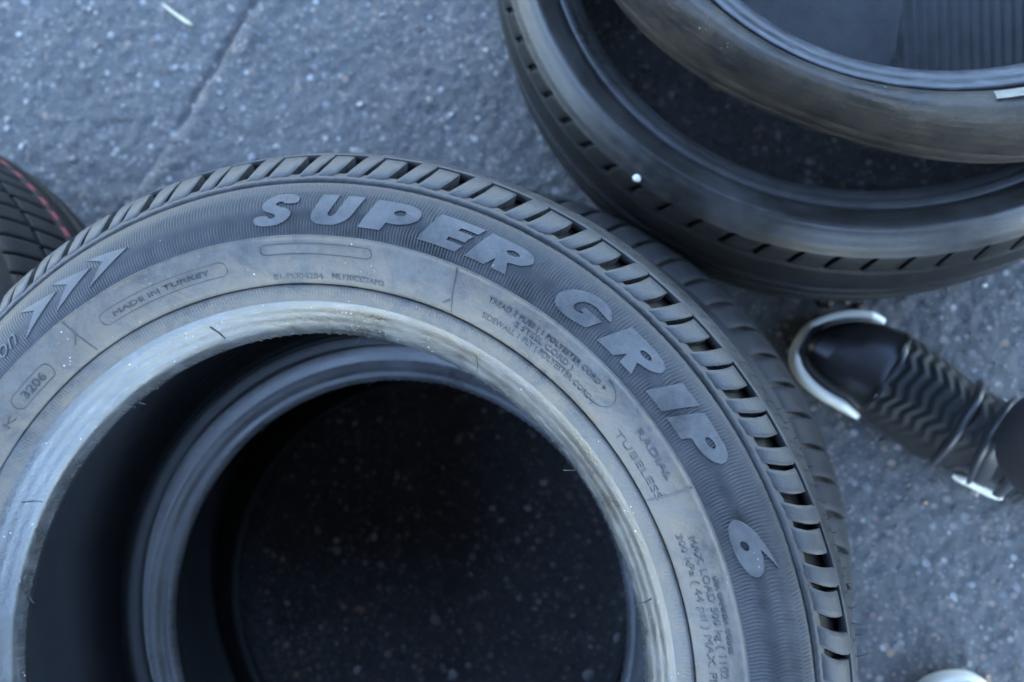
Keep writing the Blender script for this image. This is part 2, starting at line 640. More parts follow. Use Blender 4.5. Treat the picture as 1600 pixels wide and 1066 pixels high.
    tag(g, 'dark grey worn asphalt with embedded stones and a diagonal seam', 'ground')
    # stones in the asphalt
    cols = [(.26, .25, .24), (.30, .22, .19), (.36, .35, .33), (.30, .18, .11), (.15, .15, .16), (.42, .41, .38), (.20, .17, .15)]
    mats = [plain('stone_%d' % k, c, .6, .4, 250, .3) for k, c in enumerate(cols)]
    shapes = []
    for k in range(6):
        bm = bmesh.new()
        bmesh.ops.create_icosphere(bm, subdivisions=1, radius=1)
        for v in bm.verts:
            v.co *= random.uniform(.72, 1.15)
        me = bpy.data.meshes.new('stone')
        bm.to_mesh(me)
        bm.free()
        for mt in mats:
            c = me.copy()
            c.materials.append(mt)
            shapes.append(c)

    def zat(x, y):
        i = min(max(int(np.searchsorted(xs, x)), 0), nx - 1)
        j = min(max(int(np.searchsorted(ys, y)), 0), ny - 1)
        return float(Z[j, i])
    for k in range(290):
        x, y = random.uniform(-.74, .42), random.uniform(-.30, .52)
        s = random.choice((.0022, .0025, .003, .003, .0035, .0042, .0052)) * (1.25 if random.random() < .25 else 1)
        q = random.random()
        mi = 0 if q < .28 else 1 if q < .45 else 2 if q < .6 else 3 if q < .7 else 4 if q < .84 else 5 if q < .9 else 6
        o = obj('stone', shapes[random.randrange(6) * 7 + mi], None, g)
        o.location = (x, y, zat(x, y) + s * .1)
        o.rotation_euler = (random.uniform(-.3, .3), random.uniform(-.3, .3), random.uniform(0, 6.28))
        o.scale = (s * random.uniform(.8, 1.5), s * random.uniform(.8, 1.2), s * .6)
    # fine grit, too small to count
    V, F = [], []
    base = np.array([(1, 0, 0), (-1, 0, 0), (0, 1, 0), (0, -1, 0), (0, 0, 1)], float)
    for k in range(8000):
        x, y = random.uniform(-.75, .45), random.uniform(-.32, .54)
        s = random.uniform(.0007, .0021)
        a = random.uniform(0, 6.28)
        c, sn = math.cos(a), math.sin(a)
        b = len(V)
        z = zat(x, y)
        for p in base:
            j = random.uniform(.6, 1.3)
            V.append((x + s * j * (p[0] * c - p[1] * sn), y + s * j * (p[0] * sn + p[1] * c), z + s * .8 * p[2]))
        F += [(b, b + 2, b + 4), (b + 2, b + 1, b + 4), (b + 1, b + 3, b + 4), (b + 3, b, b + 4)]
    mg, nt, bb = new_mat('grit')
    co = nd(nt, 'ShaderNodeTexCoord').outputs['Object']
    nt.links.new(ramp(nt, noise(nt, co, 160, 2), [(.3, (.05, .05, .055)), (.5, (.11, .107, .103)), (.6, (.16, .11, .08)), (.74, (.28, .27, .25))]), bb.inputs['Base Color'])
    gr = obj('grit', mesh_from('grit', V, F, False), mg, g)
    tag(gr, kind='stuff')
    return g, zat


GROUND, zat = make_ground()


# ------------------------------------------------------------------ added unseen canopy above the frame, blocking sun and sky to shade the tyres
def make_added_awning():
    root = thing('added_awning', 'added cloth canopy on steel posts, out of view, blocking sun and sky', 'added_awning', Matrix.Translation((.12, -.70, 0)))
    s, z = 1.58, 2.25
    n = 13
    V = []
    for zz in (0, .012):
        for i in range(n):
            for j in range(n):
                x, y = -s + 2 * s * i / (n - 1), -s + 2 * s * j / (n - 1)
                V.append((x, y, z + zz + .35 * (1 - max(abs(x), abs(y)) / s) - .04 * math.sin(PI * i / (n - 1)) * math.sin(PI * j / (n - 1))))
    F = []
    for i in range(n - 1):
        for j in range(n - 1):
            a = i * n + j
            F.append((a, a + 1, a + n + 1, a + n))
            F.append((n * n + a, n * n + a + n, n * n + a + n + 1, n * n + a + 1))
    obj('cloth', mesh_from('cloth', V, F), plain('added_awning_cloth', (.09, .10, .13), .9, .2, 60, .1), root)
    steel = plain('post_steel', (.3, .3, .3), .4)
    for sx in (-1, 1):
        for sy in (-1, 1):
            P = []
            for k in range(8):
                a = 2 * PI * k / 8
                for h in (-.01, z):
                    P.append((sx * (s - .03) + .02 * math.cos(a), sy * (s - .03) + .02 * math.sin(a), h))
            F = [(2 * k, (2 * k + 2) % 16, (2 * k + 3) % 16, 2 * k + 1) for k in range(8)]
            obj('post', mesh_from('post', P, F), steel, root)
    return root


make_added_awning()


# ------------------------------------------------------------------ the lettered tyre on top of the stack
def make_top_tyre():
    W = .186
    root = thing('tyre', 'dusty tyre lettered SUPER GRIP 6 lying on top of the nearest stack', 'tyre', frame((-.1823, -.1362, CAM_H - .4264), (-.03865, -.03261, .99872), W), 'tyres lying on the asphalt')
    bead = [(.1868, -.0390), (.1874, -.0345), (.1886, -.0302), (.1912, -.0268), (.196, -.0215), (.2005, -.0168), (.2030, -.0147)]
    flange = [(.2030, -.0147), (.2045, -.0136), (.208, -.0113), (.2113, -.0102), (.2121, -.0118)]
    band = [(.2121, -.0118), (.2132, -.0090), (.217, -.0062), (.222, -.0036), (.228, -.0014), (.234, -.0003), (.2359, -.0001), (.2366, .0008), (.2374, .0001)]
    ribs = [(.2374, .0001), (.240, .0003), (.245, 0), (.250, -.0006), (.255, -.0016), (.260, -.0031), (.264, -.0048), (.2668, -.0064), (.2676, -.0072)]
    ledge = [(.2676, -.0072), (.2681, -.0092), (.2690, -.0082), (.2703, -.0081), (.2722, -.0096), (.2740, -.0112)]
    top = np.array(bead + flange[1:] + band[1:] + ribs[1:])
    top = top[np.argsort(top[:, 0])]
    zs = lambda r: float(np.interp(r, top[:, 0], top[:, 1]))

    def d_bead(Rr, A, Z):
        strip = np.clip((Rr - .2062) / .0012, 0, 1) * np.clip((.2116 - Rr) / .0008, 0, 1)
        Z = Z + .00016 * strip * np.sin(A * 700)
        toe = np.clip((-.0335 - Z) / .004, 0, 1)
        q = A * 190 / (2 * PI)
        saw = (q - np.floor(q))
        tooth = np.where(saw < .35, np.sin(saw / .35 * PI), 0) * (.6 + .5 * np.sin(A * 37) * np.sin(A * 11.3))
        Rr = Rr - toe * (.0010 * np.clip(tooth, 0, 1) + .00012 * np.sin(A * 520))
        # shallow rings pressed by the rim
        Z = Z + (.00011 + .00006 * np.sin(A * 3 + 1)) * np.sin((Rr - .19) * 2 * PI / .0042 + np.sin(A * 2)) * np.clip((.203 - Rr) / .004, 0, 1) * np.clip((Rr - .189) / .002, 0, 1)
        Z = Z + .0004 * np.sin(A * 9 + 1) * np.sin(A * 4)
        return Rr, A, Z
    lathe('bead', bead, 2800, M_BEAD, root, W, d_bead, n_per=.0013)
    lathe('bead_flange', flange, 2800, M_BAND, root, W, d_bead, n_per=.0012)

    def d_band(Rr, A, Z):
        return Rr, A, Z + .00025 * np.sin(A * 23) * np.sin(Rr * 900 + A * 7)
    lathe('lettering_band', band, 420, M_BAND, root, W, d_band, n_per=.0022)

    def d_ribs(Rr, A, Z):
        t = (Rr - .2374) / .0302
        sweep = -(.018 * t + .075 * t * t - .02 * np.sin(t * PI))
        ph = (A - sweep + .006 * np.sin(A * 13) * t) * 880
        amp = .00033 * np.clip(t / .03, 0, 1) * np.clip((.97 - t) / .03, 0, 1) * (.75 + .25 * np.sin(A * 5))
        amp = amp * np.where((t > .84) & (t < .87), .1, 1)
        return Rr, A, Z + amp * np.sin(ph)
    lathe('ribbed_band', ribs, 4400, M_RIBS, root, W, d_ribs, n_per=.0014)

    def d_ledge(Rr, A, Z):
        return Rr + .0002 * np.sin(A * 61) * np.sin(A * 23) + .0002 * np.sin(A * 310), A, Z + .00012 * np.sin(A * 83 + 1) * np.sin(A * 17)
    lathe('shoulder_ledge', ledge, 900, M_SHOULDER, root, W, d_ledge, n_per=.0011)
    # tread
    base = [(.2728, -.0125), (.2762, -.0178), (.2798, -.0232), (.284, -.0305), (.2875, -.041), (.290, -.055), (.2905, -.075), (.2905, -.115), (.2885, -.145), (.2855, -.158), (.2815, -.165), (.2735, -.174)]
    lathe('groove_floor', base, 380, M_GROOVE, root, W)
    sh = [(.2718, -.0091), (.2765, -.0110), (.2805, -.0136), (.2842, -.0168), (.2868, -.0204), (.2888, -.0240)]
    sh2 = [(.2718, -.0091), (.2765, -.0110), (.2805, -.0136), (.2840, -.0167), (.2866, -.0202)]
    n = 58
    P = 2 * PI / n
    ph = R(7.3) + .33 * P
    # three pitch lengths in an irregular order, as tyre moulds have
    kinds = []
    for f in (.90, 1.0, 1.11):
        Q = P * f
        kinds.append((Q, block_mesh('tread_block', sh, .575 * Q, .885 * Q, .40, W, .0085, curve=.007), block_mesh('tread_block', sh2, .085 * Q, .485 * Q, .40, W, .0085, curve=.007)))
    seq, tot = [], 0.0
    while tot < 2 * PI - .5 * P:
        k = random.choice((0, 1, 1, 2))
        seq.append(k)
        tot += kinds[k][0]
    fit = 2 * PI / tot
    a = ph
    for k in seq:
        for me in kinds[k][1:]:
            o = obj('tread_block', me, M_BLOCK, root)
            o.rotation_euler = (0, 0, a + random.uniform(-.012, .012) * P)
        a += kinds[k][0] * fit
    # ribs of the tread: shoulder rib, centre ribs
    lathe('tread_rib', [(.2840, -.0265), (.2872, -.0214), (.2890, -.0246), (.2914, -.031), (.2942, -.0415), (.2960, -.054), (.2970, -.068), (.2972, -.074), (.2955, -.0755), (.290, -.0755)], 500, M_BLOCK, root, W, smooth_prof=False)
    for z0, z1 in ((-.083, -.103), (-.111, -.140)):
        lathe('tread_rib', [(.290, z0), (.2960, z0), (.2975, z0 - .002), (.2975, z1 + .002), (.2960, z1), (.290, z1)], 300, M_BLOCK, root, W, smooth_prof=False)
    lathe('tread_rib', [(.290, -.146), (.2945, -.146), (.2935, -.152), (.2895, -.160), (.2835, -.1685), (.2745, -.176)], 300, M_BLOCK, root, W, smooth_prof=False)
    # fine zigzag sipes of the shoulder rib
    rp = np.array([(.2905, -.0284), (.2928, -.0356), (.2946, -.0436), (.2957, -.052)])
    V, F = [], []
    for k in range(n * 4):
        a0 = ph + (k + .5) * P / 4
        for i in range(9):
            u = i / 8
            r = np.interp(u * 3, range(4), rp[:, 0]) + .00025
            z = np.interp(u * 3, range(4), rp[:, 1]) + .00012
            a = a0 + (.0030 if i % 2 else -.0012) - .02 * u
            for s in (-.0010, .0010):
                V.append((r * math.cos(a + s), r * math.sin(a + s), z + W))
        b = len(V) - 18
        F += [(b + 2 * i, b + 2 * i + 1, b + 2 * i + 3, b + 2 * i + 2) for i in range(8)]
    tag(obj('sipe', mesh_from('sipe', V, F), M_SIPE, root), kind='stuff')
    # lower side and inside
    low = [(.2745, -.176), (.268, -.1775), (.255, -.1825), (.2366, -.186), (.222, -.182), (.2124, -.176), (.200, -.169), (.190, -.160), (.1868, -.1525)]
    lathe('lower_sidewall', low, 240, M_SHOULDER, root, W)
    inner = [(.1868, -.0390), (.1872, -.0425), (.192, -.0445), (.202, -.036), (.215, -.026), (.235, -.0165), (.256, -.0185), (.271, -.028), (.279, -.046), (.2825, -.075), (.2825, -.112), (.279, -.142), (.270, -.159), (.255, -.168), (.235, -.1705), (.215, -.162), (.202, -.151), (.192, -.1455), (.1872, -.147), (.1868, -.1525)]
    lathe('inner_liner', inner, 300, M_LINER, root, W, flip=True)
    # ---- big letters
    h = .0166
    gl = {
        'I': [[(0, 0), (0, 1), (.8, 1), (.8, 0)]],
        'P': [[(0, 0), (0, 1), (1.0, 1)] + ell(1.0, .64, .66, .36, 88, -88, 14) + [(1.0, .28), (.78, .28), (.78, 0)], ell(.98, .67, .2, .1)],
        'R': [[(0, 0), (0, 1), (1.0, 1)] + ell(1.0, .69, .62, .31, 88, -70, 12) + [(1.12, .36), (1.42, 0), (.92, 0), (.76, .33), (.66, 0)], ell(.98, .70, .2, .085)],
        'E': [[(0, 0), (0, 1), (1.5, 1), (1.45, .77), (.88, .77), (.88, .66), (1.4, .66), (1.36, .38), (.82, .38), (.82, .26), (1.42, .26), (1.38, 0)]],
        'U': [[(0, 1), (0, .42)] + ell(.55, .42, .55, .44, 183, 268, 8) + [(.55, -.02), (.85, -.02)] + ell(.85, .42, .55, .44, 272, 357, 8) + [(1.4, .42), (1.4, 1), (.84, 1), (.84, .36), (.76, .27), (.64, .27), (.56, .36), (.56, 1)]],
        'S': [chaikin([(1.22, .70), (.78, .70), (.70, .78), (.55, .78), (.47, .70), (.58, .62), (.95, .54), (1.22, .38), (1.2, .16), (.95, -.02), (.55, -.04), (.12, .02), (-.04, .18), (-.04, .32), (.40, .32), (.48, .22), (.62, .20), (.72, .27), (.62, .36), (.25, .46), (.02, .62), (.04, .86), (.3, 1.03), (.72, 1.04), (1.08, .98), (1.24, .84)], 2)],
        'G': [chaikin([(1.66, .66), (1.6, .74), (1.32, .95), (.95, 1.03), (.5, .99), (.14, .8), (-.03, .48), (.1, .18), (.4, -.01), (.8, -.05), (1.2, -.01), (1.45, .04), (1.5, .08), (1.54, .42), (1.54, .5), (1.5, .51), (.92, .52), (.86, .52), (.86, .48), (.86, .40), (.88, .36), (1.0, .36), (1.0, .30), (.8, .25), (.62, .34), (.58, .5), (.68, .66), (.9, .73), (1.15, .72), (1.35, .68)], 1)],
        '6': [chaikin([(1.23, 1.04), (1.21, 1.03), (.75, .92), (.2, .72), (-.08, .44), (-.07, .2), (.2, .02), (.65, -.06), (1.2, -.03), (1.56, .14), (1.68, .34), (1.48, .55), (1.12, .69), (.76, .68), (.73, .68)], 2), ell(.72, .29, .15, .11)],
    }
    for ch, a0, wd in (('S', 94.9, 1.0), ('U', 87.6, 1.0), ('P', 80.6, 1.0), ('E', 72.7, 1.0), ('R', 66.2, 1.06), ('G', 54.6, 1.0), ('R', 46.9, 1.06), ('I', 38.7, 1.0), ('P', 34.8, 1.0), ('6', 21.5, 1.0)):
        pad('letter', fill2d(gl[ch]), R(a0), .2434, h * wd, h, zs, W, M_LETTER, root, lift=.0009, thick=.0018, grid=(.0035, .0022), shear=.5, r_ref=.2517)
    # arrows before the word
    for a0 in (130.9, 125.2, 119.5):
        tip, tail = .0300, .0166
        bm = fill2d([[(0, 0), (.0305, .0108), (.004, .0166), (.0135, .0102)]])
        pad('arrow_mark', bm, R(a0), .2430, 1, 1, zs, W, M_LETTER, root, lift=.0006, thick=.0013, grid=(.0035, .002), r_ref=.252)
    # script ending left of the arrows
    bm = text_bm('on', .35, -.012)
    pad('moulded_text', bm, R(135.8), .2450, .0155, .0155, zs, W, M_LETTER, root, lift=.0006, thick=.0012, grid=(.004, .002), r_ref=.252)

    def line(body, a0, a1, r0, cap, weight=.0, mat=M_MARK, lift=.00045):
        bm = text_bm(body, 0, weight)
        xs = [v.co.x for v in bm.verts]
        ys = [v.co.y for v in bm.verts]
        for v in bm.verts:
            v.co.x -= min(xs)
        wdt = max(xs) - min(xs)
        sx = (R(a0 - a1) * r0) / wdt
        sy = cap / .70
        return pad('moulded_text', bm, R(a0), r0, sx, sy, zs, W, mat, root, lift=lift, thick=.001, grid=(.006, .0025))
    line('TREAD 2 PLIES ( 1 POLYESTER CORD +', 61.0, 42.0, .2272, .0029)
    line('2 STEEL CORD )', 56.4, 46.8, .2228, .0029)
    line('SIDEWALL 1 PLY ( POLYESTER CORD )', 61.0, 41.8, .2184, .0029)
    line('RADIAL', 35.5, 28.4, .2265, .0034)
    line('TUBELESS', 37.0, 26.6, .2174, .0034)
    line('MAX. LOAD 500 kg ( 1102 lbs )', 21.0, .5, .2240, .0033)
    line('300 kPa ( 44 psi ) MAX. PRESS.', 21.7, -.5, .2186, .0033)
    line('USA CANADA CODES', 15.8, 6.6, .2288, .0021)
    line('81-PU04284', 93.0, 85.4, .2145, .0027)
    line('NL120CC7AM2', 84.0, 76.0, .2150, .0027)
    line('MADE IN TURKEY', 118.4, 102.4, .2224, .0026)
    line('3206', 137.3, 132.6, .2197, .0044)
    line('K', 142.8, 140.6, .2180, .0032)

    def capsule(a0, a1, rc, hh):
        d = math.degrees(hh / rc)
        pts = [(a0 - d - (a0 - a1 - 2 * d) * i / 24, rc + hh) for i in range(25)]
        pts += [(a1 + d - d * math.sin(R(t)), rc + hh * math.cos(R(t))) for t in range(15, 180, 15)]
        pts += [(a1 + d + (a0 - a1 - 2 * d) * i / 24, rc - hh) for i in range(25)]
        pts += [(a0 - d + d * math.sin(R(t)), rc - hh * math.cos(R(t))) for t in range(15, 181, 15)]
        return pts
    ribbon('moulded_outline', [capsule(139.4, 131.0, .2219, .0042)], zs, W, M_MARK, root)
    ribbon('moulded_outline', [capsule(120.6, 99.6, .2238, .0036)], zs, W, M_MARK, root, .0005, .0003)
    ribbon('moulded_outline', [capsule(94.2, 78.2, .2297, .0027)], zs, W, M_MARK, root)
    ribbon('moulded_outline', [[(42.5 - 2.6 * math.sin(R(t)), .2262 + .0068 * math.cos(R(t))) for t in range(0, 181, 12)]], zs, W, M_MARK, root, .0005, .0003)
    for path in ([(125.3, .2358), (124.7, .225), (124.0, .2126)], [(66.5, .2358), (66.2, .230), (65.9, .222), (65.3, .2126)], [(26.4, .2358), (26.6, .228), (27.2, .2126)], [(124.9, .2265), (125.6, .2235), (126.0, .2225)], [(66.1, .219), (66.9, .2166)]):
        q = densify(path, .002 * 60)
        ribbon('mould_line', [list(map(tuple, densify([(a / 100, r) for a, r in path], .002) * [100, 1]))], zs, W, M_MARK, root, .0009, .0005)
    # bead cracks left by the fitting lever
    for a, r0, r1 in ((105.6, .1905, .198), (58.8, .1905, .1985), (12.7, .189, .1965), (152.5, .190, .197)):
        ribbon('bead_mark', [[(a, r0), (a + .25, (r0 + r1) / 2), (a + .9, r1)]], zs, W, M_SIPE, root, .0007, .0004)
    # rubber whiskers
    def pol(r, a, z):
        return (r * math.cos(R(a)), r * math.sin(R(a)), z + W)
    for a, da, ln in ((81.6, 0, .004), (127.8, -1.6, .006), (170.6, 1.2, .007), (35.9, 1.2, .005), (128.6, -.4, .004), (122.0, .6, .003)):
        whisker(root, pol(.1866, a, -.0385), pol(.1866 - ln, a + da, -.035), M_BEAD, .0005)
    for k in range(16):
        a = 3 + k * 1.75 + random.uniform(-.4, .4)
        z = random.uniform(-.05, -.034)
        r = float(np.interp(-z, -rp[:, 1], rp[:, 0]))
        whisker(root, pol(r - .0005, a, z), pol(r + random.uniform(.003, .006), a + random.uniform(-.4, .6), z + .001), M_SIPE, .00025)
    return root


make_top_tyre()


# ------------------------------------------------------------------ tyre under it
def make_under_tyre():
    W = .183
    C = (-.156, -.118)

    def shift(V):
        # the weight on top has pushed the beads sideways against the tread
        r = np.hypot(V[:, 0], V[:, 1])
        k = np.clip((.300 - r) / .105, 0, 1)
        k = k * k * (3 - 2 * k)
        V = V.copy()
        V[:, 0] += -.033 * k
        V[:, 1] += -.032 * k
        return V
    root = thing('tyre', 'blue-grey tyre at the bottom of the stack, mostly hidden under the lettered tyre', 'tyre', frame((C[0], C[1], W), (.0, .0, 1), W), 'tyres lying on the asphalt')
    root.scale = (.985, .985, 1)
    RO = .327
    bead = [(.1868, -.035), (.1878, -.030), (.1905, -.0272), (.1925, -.0262), (.1965, -.0215), (.2015, -.0165), (.207, -.0130), (.2115, -.011), (.2124, -.0125)]
    zs_side = [(.2124, -.0125), (.2138, -.0085), (.222, -.004), (.235, -.0005), (.2355, .0004), (.2365, -.0003), (.252, 0), (.268, -.002), (.282, -.006), (.2895, -.0095), (.290, -.0112), (.2908, -.0104), (.298, -.0145), (.3015, -.0172)]

    def d_bead(Rr, A, Z):
        toe = np.clip((.1886 - Rr) / .0016, 0, 1)
        q = A * 170 / (2 * PI)
        saw = q - np.floor(q)
        Rr = Rr - toe * .0011 * np.where(saw < .4, np.sin(saw / .4 * PI), 0)
        Z = Z + .00018 * np.sin((Rr - .19) * 2 * PI / .0052) * np.clip((.206 - Rr) / .004, 0, 1) * np.clip((Rr - .189) / .002, 0, 1)
        return Rr, A, Z
    lathe('bead', bead, 900, M_B_BEAD, root, W, d_bead, n_per=.0014, post=shift)

    def d_side(Rr, A, Z):
        t = np.clip((Rr - .237) / .05, 0, 1)
        amp = .0002 * (t > 0.02) * (t < .98)
        return Rr, A, Z + amp * np.sin((A + .05 * t * t) * 700)
    lathe('sidewall', zs_side, 1800, M_B_SIDE, root, W, d_side, n_per=.003, post=shift)
    top = np.array(bead + zs_side[1:])
    zs = lambda r: float(np.interp(r, top[:, 0], top[:, 1]))
    # smooth dark raised panel on the sidewall
    bm = fill2d([[(0, 0), (0, .030), (.105, .030), (.105, 0)]])
    pad('dark_panel', bm, R(39.5), .2575, 1, 1, zs, W, M_E_DARK, root, lift=.0009, thick=.002, grid=(.006, .004))
    base = [(.301, -.0172), (.3055, -.022), (.311, -.030), (.316, -.043), (.319, -.058), (.3195, -.125), (.316, -.140), (.309, -.153), (.301, -.160)]
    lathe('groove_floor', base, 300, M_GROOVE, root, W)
    sh = [(.3005, -.0166), (.3065, -.0196), (.3125, -.0245), (.3175, -.0315), (.3215, -.0405), (.3245, -.0515)]
    n = 76
    P = 2 * PI / n
    me = block_mesh('tread_block', sh, .0, .83 * P, .35, W, .0068, r_ref=.315)
    spread(root, me, 'tread_block', n, M_B_BLOCK, .3 * P)
    # toothed upper rim of the rib behind the blocks
    def d_rib(Rr, A, Z):
        return Rr + .0008 * np.clip(np.sin(A * 330), 0, 1) * (Rr > .322), A, Z
    lathe('tread_rib', [(.318, -.0535), (.3245, -.0535), (.3262, -.057), (RO, -.066), (RO, -.076), (.3255, -.078), (.319, -.078)], 1000, M_B_BLOCK, root, W, d_rib, smooth_prof=False)
    for z0, z1 in ((-.085, -.105),):
        lathe('tread_rib', [(.319, z0), (.326, z0), (RO, z0 - .002), (RO, z1 + .002), (.326, z1), (.319, z1)], 300, M_B_BLOCK, root, W, smooth_prof=False)
    lathe('tread_rib', [(.319, -.113), (.326, -.113), (.3255, -.122), (.322, -.138), (.315, -.150), (.302, -.161)], 300, M_B_BLOCK, root, W, smooth_prof=False)
    low = [(.302, -.161), (.290, -.170), (.268, -.180), (.245, -.183), (.222, -.179), (.2124, -.172), (.200, -.166), (.190, -.157), (.1868, -.150)]
    lathe('lower_sidewall', low, 200, M_B_SIDE, root, W, post=shift)
    inner = [(.1868, -.035), (.1872, -.039), (.192, -.042), (.205, -.034), (.235, -.0145), (.265, -.016), (.290, -.028), (.304, -.048), (.309, -.075), (.309, -.11), (.302, -.138), (.288, -.156), (.262, -.169), (.235, -.170), (.205, -.152), (.192, -.143), (.1872, -.1445), (.1868, -.150)]
    lathe('inner_liner', inner, 240, M_LINER, root, W, flip=True, post=shift)

    def pol(r, a, z):
        return (r * math.cos(R(a)) - .033, r * math.sin(R(a)) - .032, z + W)
    for a, da in ((127, 1.5), (96, 1.0), (172, -1), (150, 1.2)):
        whisker(root, pol(.1868, a, -.034), pol(.182, a + da, -.031), M_B_BEAD, .0006)
    return root


make_under_tyre()


# ------------------------------------------------------------------ low-profile tyre lying flat, upper right
def make_flat_tyre():
    W = .20
    root = thing('tyre', 'wide low-profile tyre lying flat with short slits round its shoulder', 'tyre', frame((.188, .403, W), (0, 0, 1), W), 'tyres lying on the asphalt')
    bead = [(.2318, -.0335), (.233, -.030), (.2365, -.026), (.239, -.0235), (.2415, -.0225), (.2435, -.0185), (.247, -.0165), (.2495, -.0165), (.2508, -.0185)]
    side = [(.2508, -.0185), (.252, -.0125), (.256, -.0075), (.262, -.0035), (.2665, -.0012), (.268, -.0006), (.2692, -.0024), (.2735, -.0048), (.279, -.0095), (.2828, -.0135), (.2858, -.0178)]
    lathe('bead', bead, 500, M_C_BEAD, root, W, n_per=.0016)
    lathe('sidewall', side, 500, M_C_SIDE, root, W, lambda r, a, z: (r, a, z + .0003 * np.sin(r * 2600 + .3 * np.sin(a * 5))), n_per=.002)
    base = [(.2842, -.0185), (.2850, -.024), (.2880, -.033), (.2925, -.048), (.294, -.065), (.294, -.14), (.2915, -.158), (.288, -.170), (.2825, -.182)]
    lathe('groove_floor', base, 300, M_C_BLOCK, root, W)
    sh = [(.2856, -.0176), (.2882, -.0225), (.2908, -.0290), (.2928, -.0352)]
    n = 70
    P = 2 * PI / n
    me = block_mesh('tread_block', sh, 0, .82 * P, .45, W, .006, bevel=.0005, r_ref=.29, curve=.004)
    spread(root, me, 'tread_block', n, M_C_BLOCK, .2 * P)
    RO = .3005
    lathe('tread_rib', [(.2895, -.0350), (.2928, -.0354), (.2945, -.0425), (.2968, -.054), (.2980, -.060), (.2990, -.068), (.2985, -.071), (.294, -.071)], 400, M_C_BLOCK, root, W, smooth_prof=False)
    for z0, z1 in ((-.081, -.098), (-.108, -.127)):
        lathe('tread_rib', [(.2935, z0), (.2995, z0), (RO, z0 - .002), (RO, z1 + .002), (.2995, z1), (.2935, z1)], 400, M_C_BLOCK, root, W, smooth_prof=False)
    lathe('tread_rib', [(.2935, -.137), (.2985, -.137), (.2975, -.150), (.294, -.164), (.289, -.175), (.282, -.1865)], 400, M_C_BLOCK, root, W, smooth_prof=False)
    low = [(.282, -.1865), (.274, -.1945), (.266, -.1995), (.257, -.194), (.2508, -.184), (.243, -.179), (.235, -.172), (.2318, -.1655)]
    lathe('lower_sidewall', low, 240, M_C_SIDE, root, W)
    inner = [(.2318, -.0335), (.2325, -.039), (.238, -.041), (.247, -.033), (.258, -.022), (.268, -.020), (.277, -.030), (.284, -.050), (.286, -.075), (.286, -.125), (.284, -.150), (.277, -.170), (.268, -.180), (.258, -.178), (.247, -.167), (.238, -.159), (.2325, -.161), (.2318, -.1655)]
    lathe('inner_liner', inner, 240, M_LINER, root, W, flip=True)
    return root


make_flat_tyre()


# ------------------------------------------------------------------ worn tyre lying across it
def make_leaning_tyre():
    W = .145
    root = thing('tyre', 'brownish worn tyre with a dusty scuffed flank lying tilted across the low-profile tyre', 'tyre', frame((.210, .410, .341), (-.10, -.20, 1), W), 'tyres lying on the asphalt')
    RB = .2032
    th0 = R(-117)

    def dent(Rr, A, Z):
        d = (A - th0 + PI) % (2 * PI) - PI
        k = .033 * np.exp(-(d / R(40)) ** 2)
        u = np.clip((Rr - .216) / (.273 - .216), 0, 1)
        Rr = Rr - k * u
        Rr = Rr + .0012 * np.sin(A * 5 + 1) * u
        return Rr, A, Z
    bead = [(RB, -.0265), (.2045, -.0235), (.2075, -.0205), (.210, -.0190), (.2115, -.0170), (.214, -.0145), (.217, -.0135), (.2187, -.0145), (.2193, -.0175)]
    lathe('bead', bead, 600, M_D_BEAD, root, W, dent, n_per=.0013)
    side = [(.2193, -.0175), (.2203, -.012), (.225, -.006), (.233, -.002), (.240, -.0005), (.2475, -.0025), (.254, -.0075), (.2595, -.0145), (.2645, -.024), (.2685, -.035), (.2710, -.046)]
    lathe('sidewall', side, 600, M_D_SIDE, root, W, lambda r, a, z: dent(r, a, z + .0004 * np.sin(r * 1400) * np.sin(a * 3)), n_per=.0022)
    tread = [(.2710, -.046), (.2718, -.049), (.2690, -.0505), (.2690, -.054), (.2722, -.0555), (.2728, -.070), (.2730, -.078), (.2700, -.0795), (.2700, -.0835), (.2728, -.085), (.2715, -.100), (.268, -.113), (.263, -.122)]
    lathe('tread', tread, 500, M_D_SIDE, root, W, dent, smooth_prof=False)
    low = [(.263, -.122), (.255, -.134), (.243, -.1435), (.236, -.1445), (.2265, -.1395), (.2193, -.131), (.211, -.1265), (.2045, -.122), (RB, -.1185)]
    lathe('lower_sidewall', low, 300, M_D_SIDE, root, W, dent)
    inner = [(RB, -.0265), (.204, -.031), (.209, -.0325), (.217, -.027), (.228, -.0165), (.240, -.0155), (.2505, -.023), (.2575, -.038), (.2605, -.056), (.2605, -.090), (.2575, -.107), (.2505, -.121), (.240, -.129), (.228, -.128), (.217, -.1185), (.209, -.112), (.204, -.114), (RB, -.1185)]

    lathe('inner_liner', inner, 300, M_D_LINER, root, W, dent, flip=True, n_per=.005)
    # pale paper strip stuck on the flank
    zz = lambda r: float(np.interp(r, [p[0] for p in side], [p[1] for p in side]))
    bm = fill2d([[(0, 0), (-.0008, .0030), (.0012, .0052), (.004, .0060), (.052, .0066), (.052, .0012), (.03, .0004)]])
    pad('tape_strip', bm, R(-75.0), .2190, 1, 1, zz, W, plain('pale_tape', (.24, .22, .17), .7, .4, 300, .35), root, lift=.0050, thick=.0062, grid=(.004, .0015))
    return root


LEAN = make_leaning_tyre()


